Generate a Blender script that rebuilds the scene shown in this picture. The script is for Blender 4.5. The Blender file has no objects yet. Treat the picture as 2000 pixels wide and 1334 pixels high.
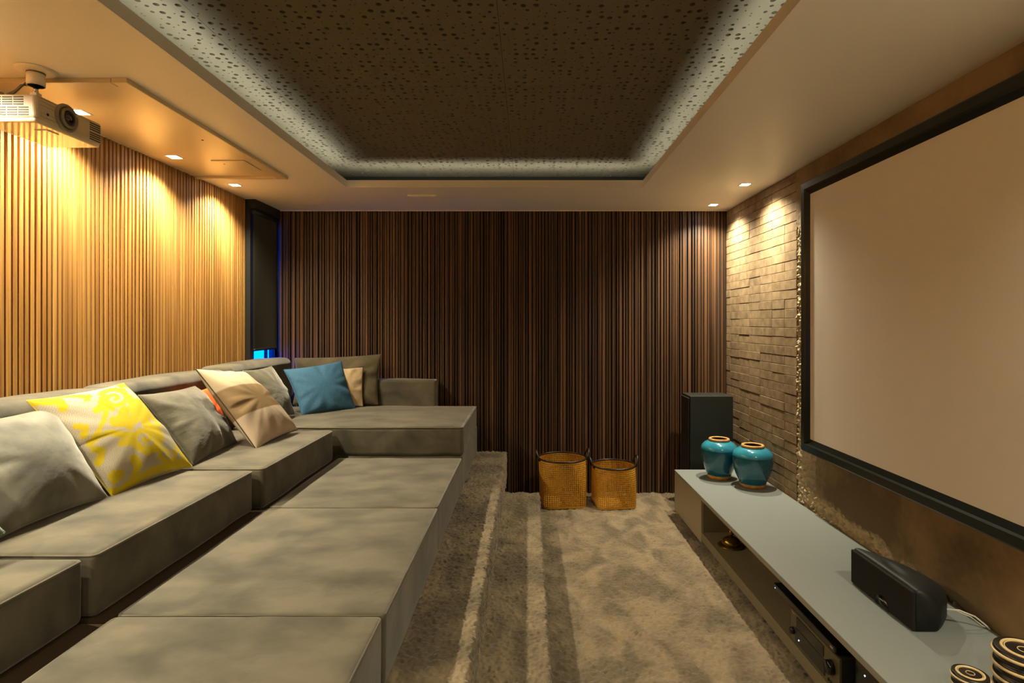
import bpy, bmesh, math, random
import numpy as np
from mathutils import Vector, Matrix, noise as mnoise

random.seed(7)
rng = np.random.default_rng(7)
scene = bpy.context.scene
COL = scene.collection
PI = math.pi


def srgb(r, g, b):
    def f(c):
        c /= 255.0
        return c / 12.92 if c <= 0.04045 else ((c + 0.055) / 1.055) ** 2.4
    return (f(r), f(g), f(b), 1.0)


# ------------------------------------------------------------------ camera
EYE = 1.56
cam_data = bpy.data.cameras.new('camera')
cam_data.sensor_width = 36.0
cam_data.lens = 36.0 * 1100.0 / 2000.0
cam_data.shift_x = -32.0 / 2000.0
cam_data.shift_y = -35.0 / 2000.0
cam_data.clip_start = 0.02
cam = bpy.data.objects.new('camera', cam_data)
COL.objects.link(cam)
cam.location = (0, 0, EYE)
cam.rotation_euler = (PI / 2, 0, 0)
scene.camera = cam

# ------------------------------------------------------------------ world (dusk outside the window), exposure
world = bpy.data.worlds.new('dusk_sky')
scene.world = world
world.use_nodes = True
wb = world.node_tree.nodes['Background']
wb.inputs['Color'].default_value = (0.0, 0.03, 0.36, 1)
wb.inputs['Strength'].default_value = 13.0

scene.view_settings.view_transform = 'Standard'
scene.view_settings.look = 'None'
scene.view_settings.gamma = 1.0
scene.view_settings.use_curve_mapping = False
scene.view_settings.exposure = 1.13

WARM = (1.0, 0.87, 0.60)          # recessed halogen-coloured spots
WARM_R = (1.0, 0.90, 0.68)        # spots over the brick wall
LEFT_WIDE, LEFT_TIGHT = 64.0, 3.0
RIGHT_WIDE, RIGHT_TIGHT = 56.0, 22.0
REAR_FILL_WIDE, REAR_FILL_TIGHT = 56.0, 0.0  # fill lamps added out of view
LED_STRENGTH = 6.5
LED_COLOR = (0.95, 1.0, 0.93)

# ------------------------------------------------------------------ room numbers (metres, camera at x=0, y=0)
XL, XR = -2.36, 1.83          # wood slat face, brick face
YB, YF = 5.21, -1.3           # back wall, wall behind the camera
H = 2.60                      # lower ceiling


# ================================================================== materials
def node_mat(name):
    m = bpy.data.materials.new(name)
    m.use_nodes = True
    nt = m.node_tree
    return m, nt, nt.nodes['Principled BSDF'], nt.links


def pbr(name, c1, c2=None, scale=8.0, stretch=(1, 1, 1), rough=0.6, metal=0.0, bump=0.0, bscale=60.0,
        bstretch=None, sheen=0.0, spec=0.5, detail=4.0, lo=0.35, hi=0.65, rnd=0.0, offset=False, coat=0.0,
        distort=0.0, bdist=0.01):
    m, nt, b, L = node_mat(name)
    b.inputs['Base Color'].default_value = c1
    b.inputs['Roughness'].default_value = rough
    b.inputs['Metallic'].default_value = metal
    b.inputs['Specular IOR Level'].default_value = spec
    if sheen:
        b.inputs['Sheen Weight'].default_value = sheen
        b.inputs['Sheen Roughness'].default_value = 0.4
    if coat:
        b.inputs['Coat Weight'].default_value = coat
        b.inputs['Coat Roughness'].default_value = 0.1
    tc = nt.nodes.new('ShaderNodeTexCoord')
    vec = tc.outputs['Object']
    info = None
    if rnd or offset:
        info = nt.nodes.new('ShaderNodeObjectInfo')
    if offset:
        ml = nt.nodes.new('ShaderNodeMath'); ml.operation = 'MULTIPLY'; ml.inputs[1].default_value = 37.0
        L.new(info.outputs['Random'], ml.inputs[0])
        ad = nt.nodes.new('ShaderNodeVectorMath'); ad.operation = 'ADD'
        L.new(vec, ad.inputs[0]); L.new(ml.outputs[0], ad.inputs[1])
        vec = ad.outputs[0]
    col_out = None
    if c2 is not None:
        mp = nt.nodes.new('ShaderNodeMapping'); mp.inputs['Scale'].default_value = stretch
        L.new(vec, mp.inputs['Vector'])
        nz = nt.nodes.new('ShaderNodeTexNoise')
        nz.inputs['Scale'].default_value = scale; nz.inputs['Detail'].default_value = detail
        nz.inputs['Distortion'].default_value = distort
        L.new(mp.outputs[0], nz.inputs['Vector'])
        mr = nt.nodes.new('ShaderNodeMapRange')
        mr.inputs['From Min'].default_value = lo; mr.inputs['From Max'].default_value = hi
        L.new(nz.outputs['Fac'], mr.inputs['Value'])
        mx = nt.nodes.new('ShaderNodeMix'); mx.data_type = 'RGBA'
        mx.inputs['A'].default_value = c1; mx.inputs['B'].default_value = c2
        L.new(mr.outputs[0], mx.inputs['Factor'])
        col_out = mx.outputs['Result']
    if rnd:
        hs = nt.nodes.new('ShaderNodeHueSaturation')
        mr2 = nt.nodes.new('ShaderNodeMapRange')
        mr2.inputs['To Min'].default_value = 1 - rnd; mr2.inputs['To Max'].default_value = 1 + rnd
        L.new(info.outputs['Random'], mr2.inputs['Value'])
        L.new(mr2.outputs[0], hs.inputs['Value'])
        if col_out is not None:
            L.new(col_out, hs.inputs['Color'])
        else:
            hs.inputs['Color'].default_value = c1
        col_out = hs.outputs['Color']
    if col_out is not None:
        L.new(col_out, b.inputs['Base Color'])
    if bump:
        mp2 = nt.nodes.new('ShaderNodeMapping'); mp2.inputs['Scale'].default_value = bstretch or (1, 1, 1)
        L.new(vec, mp2.inputs['Vector'])
        n2 = nt.nodes.new('ShaderNodeTexNoise'); n2.inputs['Scale'].default_value = bscale
        n2.inputs['Detail'].default_value = 5.0
        L.new(mp2.outputs[0], n2.inputs['Vector'])
        bp = nt.nodes.new('ShaderNodeBump'); bp.inputs['Strength'].default_value = bump
        bp.inputs['Distance'].default_value = bdist
        L.new(n2.outputs['Fac'], bp.inputs['Height'])
        L.new(bp.outputs[0], b.inputs['Normal'])
    return m


def emit(name, color, strength):
    m, nt, b, L = node_mat(name)
    b.inputs['Base Color'].default_value = (*color, 1)
    b.inputs['Emission Color'].default_value = (*color, 1)
    b.inputs['Emission Strength'].default_value = strength
    return m


def attr_mat(name, ramp, rough=0.8, sheen=0.0, bump=0.0, bscale=300.0, attr='paint', bdist=0.002):
    """colour from a per-vertex colour attribute (print on cloth, bare plaster)"""
    m, nt, b, L = node_mat(name)
    b.inputs['Roughness'].default_value = rough
    b.inputs['Sheen Weight'].default_value = sheen
    at = nt.nodes.new('ShaderNodeAttribute'); at.attribute_name = attr
    L.new(at.outputs['Color'], b.inputs['Base Color'])
    if bump:
        tc = nt.nodes.new('ShaderNodeTexCoord')
        n2 = nt.nodes.new('ShaderNodeTexNoise'); n2.inputs['Scale'].default_value = bscale
        L.new(tc.outputs['Object'], n2.inputs['Vector'])
        bp = nt.nodes.new('ShaderNodeBump'); bp.inputs['Strength'].default_value = bump
        bp.inputs['Distance'].default_value = bdist
        L.new(n2.outputs['Fac'], bp.inputs['Height']); L.new(bp.outputs[0], b.inputs['Normal'])
    return m


M = {}
M['ceiling'] = pbr('ceiling_paint', srgb(232, 224, 210), rough=0.45, spec=0.35)
M['hatch'] = pbr('satin_hatch_paint', srgb(205, 185, 150), rough=0.32, spec=0.6)
M['plain_wall'] = pbr('taupe_wall_paint', srgb(120, 105, 84), rough=0.8)
M['oak'] = pbr('oak_slat', srgb(188, 142, 78), srgb(152, 106, 52), scale=30, stretch=(1, 1, 0.03), rough=0.5,
               rnd=0.10, offset=True, bump=0.15, bscale=90, bstretch=(1, 1, 0.03), bdist=0.002)
M['oak_back'] = pbr('oak_panel_behind', srgb(156, 102, 46), srgb(130, 82, 34), scale=30, stretch=(1, 1, 0.03), rough=0.6)
M['walnut'] = pbr('walnut_slat', srgb(98, 68, 42), srgb(62, 42, 27), scale=26, stretch=(1, 1, 0.03), rough=0.42,
                  rnd=0.45, offset=True, bump=0.15, bscale=90, bstretch=(1, 1, 0.03), bdist=0.002)
M['walnut_back'] = pbr('dark_panel_behind', srgb(20, 15, 11), rough=0.7)
M['brick'] = pbr('brick_tile', srgb(152, 130, 98), srgb(124, 104, 76), scale=14, rough=0.85, rnd=0.10, offset=True,
                 bump=0.35, bscale=150, bdist=0.004, spec=0.2)
M['mortar'] = pbr('brick_backing', srgb(70, 56, 40), rough=0.95)
M['carpet'] = pbr('carpet_pile', srgb(142, 126, 100), srgb(103, 92, 73), scale=3.4, stretch=(1.5, 1, 1), rough=0.95,
                  sheen=0.35, spec=0.1, detail=5, lo=0.38, hi=0.62, distort=0.8)  # colour patches carry the light and dark shading of the pile's lay
M['subfloor'] = pbr('subfloor', srgb(90, 76, 56), rough=0.9)
M['velvet'] = pbr('taupe_velvet', srgb(102, 96, 80), srgb(66, 64, 54), scale=4.4, stretch=(1.0, 1.4, 1.2), rough=0.75,
                  sheen=0.5, spec=0.15, detail=5, lo=0.36, hi=0.68, distort=0.25, offset=True, bump=0.25, bscale=14, bdist=0.006)
M['velvet_grey'] = pbr('pale_grey_velvet', srgb(132, 131, 121), srgb(98, 98, 90), scale=6, rough=0.7, sheen=0.6, spec=0.15,
                       detail=4, lo=0.35, hi=0.65, offset=True, bump=0.35, bscale=9, bdist=0.012, distort=0.6)
M['velvet_dark'] = pbr('charcoal_velvet', srgb(104, 100, 86), srgb(82, 80, 69), scale=6, rough=0.65, sheen=0.5, spec=0.15,
                       offset=True, bump=0.4, bscale=8, bstretch=(1, 2, 1), bdist=0.015)
M['velvet_olive'] = pbr('olive_velvet', srgb(98, 88, 64), srgb(76, 68, 50), scale=6, rough=0.7, sheen=0.4, spec=0.15,
                        offset=True, bump=0.4, bscale=8, bdist=0.015)
M['velvet_blue'] = pbr('pale_blue_velvet', srgb(134, 152, 148), srgb(110, 128, 128), scale=6, rough=0.65, sheen=0.5, spec=0.15,
                       bump=0.3, bscale=10, bdist=0.01)
M['blue_linen'] = pbr('teal_blue_linen', srgb(56, 102, 134), srgb(46, 88, 118), scale=240, stretch=(1, 0.2, 1), rough=0.85,
                      bump=0.35, bscale=11, bdist=0.012, detail=2)
M['cream_cloth'] = pbr('cream_cloth', srgb(206, 184, 146), srgb(190, 168, 132), scale=20, rough=0.85, bump=0.3, bscale=12, bdist=0.01)
M['dark_cord'] = pbr('dark_piping_cord', srgb(60, 56, 44), rough=0.8)
M['pale_cord'] = pbr('pale_piping_cord', srgb(150, 142, 118), rough=0.8)
M['yellow_cord'] = pbr('yellow_piping_cord', srgb(206, 184, 60), rough=0.8)
M['orange_cloth'] = pbr('orange_cloth', srgb(236, 96, 24), rough=0.85)
M['deck'] = pbr('sofa_deck_cloth', srgb(66, 50, 30), rough=0.9)
M['black_matte'] = pbr('black_matte', srgb(26, 27, 25), rough=0.55)
M['black_vinyl'] = pbr('black_vinyl_cabinet', srgb(32, 35, 31), rough=0.42, bump=0.1, bscale=400, bdist=0.001)
M['black_gloss'] = pbr('black_gloss', srgb(12, 11, 10), rough=0.16)
M['grille'] = pbr('black_grille_cloth', srgb(24, 21, 17), rough=0.9, bump=0.3, bscale=900, bdist=0.001)
M['screen_cloth'] = pbr('projection_screen_cloth', srgb(240, 232, 216), rough=0.75, spec=0.2)
M['frame_black'] = pbr('black_screen_frame', srgb(32, 38, 35), rough=0.3, metal=0.2)
M['console_top'] = pbr('matt_grey_lacquer', srgb(134, 140, 135), rough=0.38, spec=0.4)
M['console_edge'] = pbr('taupe_lacquer', srgb(148, 138, 114), rough=0.5)
M['console_in'] = pbr('dark_taupe_lacquer', srgb(118, 108, 82), rough=0.5)
M['glaze'] = pbr('turquoise_glaze', srgb(26, 104, 124), srgb(20, 86, 106), scale=9, rough=0.12, coat=0.6, lo=0.3, hi=0.7)
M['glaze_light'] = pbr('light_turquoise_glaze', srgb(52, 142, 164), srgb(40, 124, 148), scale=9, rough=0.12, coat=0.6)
M['clay'] = pbr('ochre_clay', srgb(196, 152, 78), srgb(168, 122, 54), scale=40, rough=0.7)
M['clay_in'] = pbr('dark_clay_inside', srgb(96, 62, 30), rough=0.9)
M['cane'] = pbr('amber_cane', srgb(200, 146, 44), srgb(176, 122, 32), scale=50, rough=0.5, lo=0.3, hi=0.7)
M['black_leather'] = pbr('black_leather', srgb(28, 22, 16), rough=0.4)
M['brass'] = pbr('aged_brass', srgb(132, 104, 40), rough=0.24, metal=0.9)
M['ceramic_cream'] = pbr('cream_glaze', srgb(222, 196, 142), rough=0.35)
M['ceramic_black'] = pbr('black_glaze', srgb(36, 31, 24), rough=0.28)
M['projector_white'] = pbr('white_projector_plastic', srgb(196, 184, 158), rough=0.35)
M['projector_gloss'] = pbr('glossy_white_plastic', srgb(220, 206, 176), rough=0.07, coat=0.5)
M['projector_grey'] = pbr('grey_plastic', srgb(128, 122, 106), rough=0.35)
M['glass_lens'] = pbr('lens_glass', srgb(30, 26, 18), rough=0.05, coat=1.0)
M['white_paint'] = pbr('white_trim_paint', srgb(225, 215, 195), rough=0.4)
M['cable_white'] = pbr('white_cable', srgb(220, 214, 196), rough=0.5)
M['cable_grey'] = pbr('grey_cable', srgb(86, 80, 64), rough=0.5)
M['perf'] = pbr('perforated_board_paint', srgb(104, 96, 78), rough=0.85, spec=0.2)
M['cove_dark'] = pbr('dark_cove_wall', srgb(40, 38, 34), rough=0.9, spec=0.1)  # darker than the ceiling, for the dark line at the back edge
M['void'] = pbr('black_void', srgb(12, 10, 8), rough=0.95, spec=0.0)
M['blind'] = pbr('charcoal_blind_cloth', srgb(58, 57, 45), rough=0.85)
M['dark_frame'] = pbr('dark_window_frame', srgb(28, 28, 24), rough=0.5)
M['silver'] = pbr('silver_metal', srgb(200, 196, 184), rough=0.25, metal=1.0)
M['receiver_front'] = pbr('dark_bronze_metal', srgb(92, 84, 58), rough=0.35, metal=0.3)
M['lamp_glow'] = emit('lamp_diffuser', (1.0, 0.93, 0.76), 14.0)
M['led_glow'] = emit('led_strip', LED_COLOR, LED_STRENGTH)
M['led_blue'] = emit('blue_pilot_lamp', (0.1, 0.25, 1.0), 3.0)
M['led_white'] = emit('white_pilot_lamp', (0.9, 0.95, 1.0), 3.0)

gm, gnt, gb, gL = node_mat('window_glass')
gb.inputs['Base Color'].default_value = (1, 1, 1, 1)
gb.inputs['Roughness'].default_value = 0.0
gb.inputs['Transmission Weight'].default_value = 1.0
gb.inputs['IOR'].default_value = 1.02
M['glass'] = gm


# ================================================================== mesh helpers
def tagp(o, label=None, cat=None, group=None, kind=None):
    if label: o['label'] = label
    if cat: o['category'] = cat
    if group: o['group'] = group
    if kind: o['kind'] = kind
    return o


def thing(name, label, cat, loc, group=None):
    o = bpy.data.objects.new(name, None)
    o.empty_display_size = 0.1
    COL.objects.link(o)
    o.location = loc
    return tagp(o, label, cat, group)


def link(name, me, m, parent=None, smooth=False, label=None):
    """me holds world coordinates; origin is moved to the base of a top-level mesh or kept on the parent's"""
    if m is not None:
        for mm in (m if isinstance(m, (list, tuple)) else [m]):
            me.materials.append(mm)
    o = bpy.data.objects.new(name, me)
    COL.objects.link(o)
    n = len(me.vertices)
    co = np.empty(n * 3); me.vertices.foreach_get('co', co); co = co.reshape(-1, 3)
    lo, hi = co.min(0), co.max(0)
    base = Vector(((lo[0] + hi[0]) / 2, (lo[1] + hi[1]) / 2, lo[2]))
    me.transform(Matrix.Translation(-base))
    if parent is not None:
        o.parent = parent
        pw = Vector(parent.location)
        if parent.parent is not None:
            pw = pw + Vector(parent.parent.location)
        o.location = base - pw
    else:
        o.location = base
    if smooth:
        me.polygons.foreach_set('use_smooth', np.ones(len(me.polygons), bool))
    if label:
        o['label'] = label
    return o


def from_bm(name, bm, m, parent=None, smooth=False, label=None):
    bmesh.ops.recalc_face_normals(bm, faces=bm.faces[:])
    me = bpy.data.meshes.new(name)
    bm.to_mesh(me); bm.free()
    return link(name, me, m, parent, smooth, label)


def from_arrays(name, V, F, m, parent=None, smooth=False, label=None):
    me = bpy.data.meshes.new(name)
    me.from_pydata([tuple(v) for v in V], [], [tuple(f) for f in F])
    me.update()
    return link(name, me, m, parent, smooth, label)


def box_bm(x0, x1, y0, y1, z0, z1, bevel=0.0, seg=2, bm=None):
    own = bm is None
    t = bmesh.new()
    bmesh.ops.create_cube(t, size=1.0)
    for v in t.verts:
        v.co = Vector(((x0 + x1) / 2 + v.co.x * (x1 - x0), (y0 + y1) / 2 + v.co.y * (y1 - y0), (z0 + z1) / 2 + v.co.z * (z1 - z0)))
    if bevel > 0:
        bmesh.ops.bevel(t, geom=t.edges[:], offset=bevel, segments=seg, affect='EDGES', profile=0.5)
    if own:
        return t
    me = bpy.data.meshes.new('tmp'); t.to_mesh(me); t.free()
    bm.from_mesh(me); bpy.data.meshes.remove(me)
    return bm


def box(name, x0, x1, y0, y1, z0, z1, m, parent=None, bevel=0.0, seg=2, label=None):
    return from_bm(name, box_bm(x0, x1, y0, y1, z0, z1, bevel, seg), m, parent, False, label)


def lathe_bm(profile, c, n=40, axis='Z', bm=None, close=False, caps=True):
    """profile [(r, h)], turned about a line through c"""
    t = bm or bmesh.new()
    rings = []
    for r, h in profile:
        ring = []
        for k in range(n):
            a = 2 * PI * k / n
            if axis == 'Z':
                p = (c[0] + r * math.cos(a), c[1] + r * math.sin(a), c[2] + h)
            elif axis == 'X':
                p = (c[0] + h, c[1] + r * math.cos(a), c[2] + r * math.sin(a))
            else:
                p = (c[0] + r * math.cos(a), c[1] + h, c[2] + r * math.sin(a))
            ring.append(t.verts.new(p))
        rings.append(ring)
    pairs = list(zip(rings[:-1], rings[1:]))
    if close:
        pairs.append((rings[-1], rings[0]))
    for A, B in pairs:
        for k in range(n):
            t.faces.new((A[k], A[(k + 1) % n], B[(k + 1) % n], B[k]))
    if not close and caps:
        if profile[0][0] > 1e-6:
            t.faces.new(list(reversed(rings[0])))
        if profile[-1][0] > 1e-6:
            t.faces.new(rings[-1])
    bmesh.ops.remove_doubles(t, verts=t.verts[:], dist=1e-6)
    return t


def lathe(name, profile, c, m, parent=None, n=40, axis='Z', close=False, label=None, caps=True):
    return from_bm(name, lathe_bm(profile, c, n, axis, None, close, caps), m, parent, True, label)


def ring_profile(r, h, t, k=8):
    return [(r + t * math.cos(2 * PI * i / k), h + t * math.sin(2 * PI * i / k)) for i in range(k)]


def tube_bm(pts, r, n=8, closed=False, bm=None):
    t = bm or bmesh.new()
    P = [Vector(p) for p in pts]
    rings = []
    up = Vector((0, 0, 1))
    N = len(P)
    prev = None
    for i, p in enumerate(P):
        if closed:
            d = P[(i + 1) % N] - P[i - 1]
        else:
            d = P[min(i + 1, N - 1)] - P[max(i - 1, 0)]
        d.normalize()
        if prev is None:
            ref = up if abs(d.z) < 0.9 else Vector((1, 0, 0))
            u = d.cross(ref).normalized()
        else:
            u = (prev - d * prev.dot(d)).normalized()
        prev = u
        w = d.cross(u)
        rings.append([t.verts.new(p + r * (math.cos(2 * PI * k / n) * u + math.sin(2 * PI * k / n) * w)) for k in range(n)])
    for i in range(N if closed else N - 1):
        A, B = rings[i], rings[(i + 1) % N]
        for k in range(n):
            t.faces.new((A[k], A[(k + 1) % n], B[(k + 1) % n], B[k]))
    if not closed:
        t.faces.new(list(reversed(rings[0]))); t.faces.new(rings[-1])
    return t


def tube(name, pts, r, m, parent=None, n=8, closed=False, label=None):
    return from_bm(name, tube_bm(pts, r, n, closed), m, parent, True, label)


def smooth_noise(nu, nv, sigma_u, sigma_v):
    w = rng.standard_normal((nu, nv))
    fu = np.fft.fftfreq(nu)[:, None]; fv = np.fft.rfftfreq(nv)[None, :]
    g = np.exp(-2 * (PI ** 2) * ((fu * sigma_u) ** 2 + (fv * sigma_v) ** 2))
    o = np.fft.irfft2(np.fft.rfft2(w) * g, s=(nu, nv))
    return o / o.std()


def grid_faces(nu, nv):
    i = np.arange(nu - 1)[:, None]; j = np.arange(nv - 1)[None, :]
    a = i * nv + j
    return np.stack([a, a + nv, a + nv + 1, a + 1], -1).reshape(-1, 4)


def fast_mesh(name, V, F, m, parent=None, smooth=True):
    me = bpy.data.meshes.new(name)
    me.vertices.add(len(V)); me.vertices.foreach_set('co', np.asarray(V, np.float32).ravel())
    nf = len(F)
    me.loops.add(nf * 4); me.loops.foreach_set('vertex_index', np.asarray(F, np.int32).ravel())
    me.polygons.add(nf)
    me.polygons.foreach_set('loop_start', np.arange(nf, dtype=np.int32) * 4)
    me.update(calc_edges=True); me.validate()
    return link(name, me, m, parent, smooth)


def carpet(name, prof, y0, y1, res, m, amp=0.0045, parent=None):
    """prof: polyline [(x, z)] in section; tufted pile along its length"""
    P = np.array(prof, float)
    seg = np.linalg.norm(np.diff(P, axis=0), axis=1); s = np.r_[0, np.cumsum(seg)]
    nu = max(8, int(s[-1] / res)); nv = int((y1 - y0) / res)
    t = np.linspace(0, s[-1], nu)
    px = np.interp(t, s, P[:, 0]); pz = np.interp(t, s, P[:, 1])
    dx = np.gradient(px); dz = np.gradient(pz); l = np.hypot(dx, dz)
    nx, nz = -dz / l, dx / l
    sg = 0.0045 / res
    h = smooth_noise(nu, nv, sg, sg) * amp * 0.6 + smooth_noise(nu, nv, sg * 3, sg * 3) * amp * 0.35
    yy = np.linspace(y0, y1, nv)
    V = np.empty((nu, nv, 3))
    V[..., 0] = px[:, None] + nx[:, None] * h
    V[..., 2] = pz[:, None] + nz[:, None] * h
    V[..., 1] = yy[None, :] + smooth_noise(nu, nv, sg, sg) * res * 0.35
    return fast_mesh(name, V.reshape(-1, 3), grid_faces(nu, nv), m, parent)


def soft_box_mesh(x0, x1, y0, y1, z0, z1, r=0.025, bulge=0.012, n=14, wob=0.003):
    """upholstered block: rounded edges, crowned top, slightly uneven faces"""
    c = np.array([(x0 + x1) / 2, (y0 + y1) / 2, (z0 + z1) / 2]); hh = np.array([x1 - x0, y1 - y0, z1 - z0]) / 2

    def axis(h, k):
        e = np.array([0, 0.08, 0.25, 0.5, 0.8]) * r
        inner = np.linspace(-h + r, h - r, k)
        return np.r_[-h + e, inner, (h - e)[::-1]]
    bm = bmesh.new()
    ks = [max(3, int(n * hh[i] / hh.max())) for i in range(3)]
    A = [axis(hh[i], ks[i]) for i in range(3)]
    for ax in range(3):
        a, b = [(1, 2), (2, 0), (0, 1)][ax]
        for sgn in (-1, 1):
            vs = [[None] * len(A[b]) for _ in A[a]]
            for i, u in enumerate(A[a]):
                for j, v in enumerate(A[b]):
                    p = [0, 0, 0]; p[ax] = sgn * hh[ax]; p[a] = u; p[b] = v
                    vs[i][j] = bm.verts.new(p)
            for i in range(len(A[a]) - 1):
                for j in range(len(A[b]) - 1):
                    f = (vs[i][j], vs[i + 1][j], vs[i + 1][j + 1], vs[i][j + 1])
                    bm.faces.new(f if sgn > 0 else f[::-1])
    bmesh.ops.remove_doubles(bm, verts=bm.verts[:], dist=1e-5)
    for v in bm.verts:
        p = np.array(v.co)
        q = np.clip(p, -hh + r, hh - r)
        d = p - q; l = np.linalg.norm(d)
        if l > 1e-9:
            p = q + d / l * r
        u = p / hh
        if u[2] > 0:
            p[2] += bulge * max(0, 1 - u[0] ** 4) * max(0, 1 - u[1] ** 4) * u[2]
        for k, (i, j) in enumerate(((1, 2), (0, 2))):
            p[k] += np.sign(u[k]) * (abs(u[k]) ** 3) * bulge * 0.6 * max(0, 1 - u[i] ** 2) * max(0, 1 - u[j] ** 2)
        w = mnoise.noise_vector(Vector(p + c) * 5.0)
        v.co = Vector(p + c) + w * wob
    me = bpy.data.meshes.new('block'); bm.to_mesh(me); bm.free()
    return me


def soft_box(name, dims, m, parent=None, **kw):
    return link(name, soft_box_mesh(*dims, **kw), m, parent, True)


def edge_loop(x0, x1, y0, y1, z, r=0.02, k=5):
    pts = []
    for cx, cy, a0 in ((x1 - r, y1 - r, 0), (x0 + r, y1 - r, 90), (x0 + r, y0 + r, 180), (x1 - r, y0 + r, 270)):
        for i in range(k + 1):
            a = math.radians(a0 + 90 * i / k)
            pts.append((cx + r * math.cos(a), cy + r * math.sin(a), z))
    return pts


# ================================================================== setting: floor, platform, steps
def fillet(cx, cz, r, k=5):
    return [(cx + r * math.sin(PI / 2 * i / k), cz + r * math.cos(PI / 2 * i / k)) for i in range(k + 1)]


X_PLAT, Z_PLAT = -0.20, 0.38
X_STEP, Z_STEP = 0.091, 0.155
Y_STEP = 4.68
floor = box('floor', -2.5, 2.0, YF, YB + 0.1, -0.12, -0.02, M['subfloor'])
tagp(floor, 'beige carpeted floor between the steps and the low console', kind='structure')
c = carpet('carpet', [(0.06, 0.0), (XR + 0.02, 0.0)], 1.2, YB + 0.02, 0.0055, M['carpet'], parent=floor)
c['kind'] = 'stuff'
box('carpet_rear', -2.5, 2.0, YF, 1.2, -0.02, 0.0, M['carpet'], floor)

plat = box('floor_platform', -2.5, X_PLAT - 0.02, YF, YB + 0.05, -0.02, Z_PLAT - 0.02, M['subfloor'])
tagp(plat, 'carpeted platform that carries the sofa', kind='structure')
c = carpet('carpet', [(-0.62, Z_PLAT)] + fillet(X_PLAT - 0.02, Z_PLAT - 0.02, 0.02) + [(X_PLAT, Z_STEP - 0.02)],
           1.0, YB, 0.0045, M['carpet'], parent=plat)
c['kind'] = 'stuff'
step = box('floor_step', X_PLAT - 0.01, X_STEP - 0.02, YF, Y_STEP - 0.01, -0.015, Z_STEP - 0.02, M['carpet'])
tagp(step, 'carpeted lower step along the platform', kind='structure')
c = carpet('carpet', [(X_PLAT - 0.01, Z_STEP)] + fillet(X_STEP - 0.02, Z_STEP - 0.02, 0.02) + [(X_STEP, -0.01)],
           1.0, Y_STEP, 0.0045, M['carpet'], parent=step)
c['kind'] = 'stuff'

# ================================================================== walls
# left wall: panel with oak slats up to the window bay
wl = box('wall_left', XL - 0.16, XL - 0.0265, YF, 4.699, 0, H + 0.3, M['oak_back'])
tagp(wl, 'wall of vertical oak slats behind the sofa', kind='structure')
pitch = 0.0312
me_slat = None
k = 0
y = 4.692
while y > 0.55:
    if me_slat is None:
        o = box('slat', XL - 0.028, XL, y - 0.019, y, 0.62, H, M['oak'], wl, bevel=0.0012, seg=1)
        me_slat = o.data; base = o.location.copy(); y00 = y
    else:
        o = bpy.data.objects.new('slat', me_slat); COL.objects.link(o); o.parent = wl
        o.location = base + Vector((random.choice((0, 0, -0.003)), y - y00, 0))
    k += 1
    y -= pitch
# the window bay wall
wb_ = bmesh.new()
for (a, b_, c_, d_) in ((4.70, 4.74, 0, H + 0.3), (5.205, YB + 0.1, 0, H + 0.3), (4.74, 5.205, 0, 0.85), (4.74, 5.205, 2.5, H + 0.3)):
    box_bm(-2.40, -2.366, a, b_, c_, d_, bm=wb_)
wbo = from_bm('wall_left_bay', wb_, M['dark_frame'])
tagp(wbo, 'dark wall bay around the narrow window', kind='structure')

gap_filler = box('trim_2', -2.366, -2.322, 4.7005, 4.765, 0.85, 2.527, M['dark_frame'])  # filler added to stop blue light in the gap beside the blind
tagp(gap_filler, 'dark filler strip added beside the last oak slat to block blue light', kind='structure')

# back wall: walnut slats of uneven widths
wbk = box('wall_back', -2.366, 2.0, YB + 0.001, YB + 0.12, 0, H + 0.3, M['walnut_back'])
tagp(wbk, 'dark wall of uneven walnut slats', kind='structure')
variants = {}
x = -2.29
r2 = random.Random(11)
while x < XR - 0.012:
    w = r2.choice((0.011, 0.011, 0.015, 0.019, 0.019, 0.026))
    d = r2.choice((0.012, 0.020, 0.020, 0.026))
    if (w, d) not in variants:
        o = box('slat', x, x + w, YB - d, YB + 0.001, 0.0, H, M['walnut'], wbk, bevel=0.0015, seg=1)
        variants[(w, d)] = (o.data, o.location.copy(), x)
    else:
        dat, bl, x0 = variants[(w, d)]
        o = bpy.data.objects.new('slat', dat); COL.objects.link(o); o.parent = wbk
        o.location = bl + Vector((x - x0, 0, 0))
    x += w + r2.choice((0.004, 0.007, 0.010, 0.013))

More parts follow.
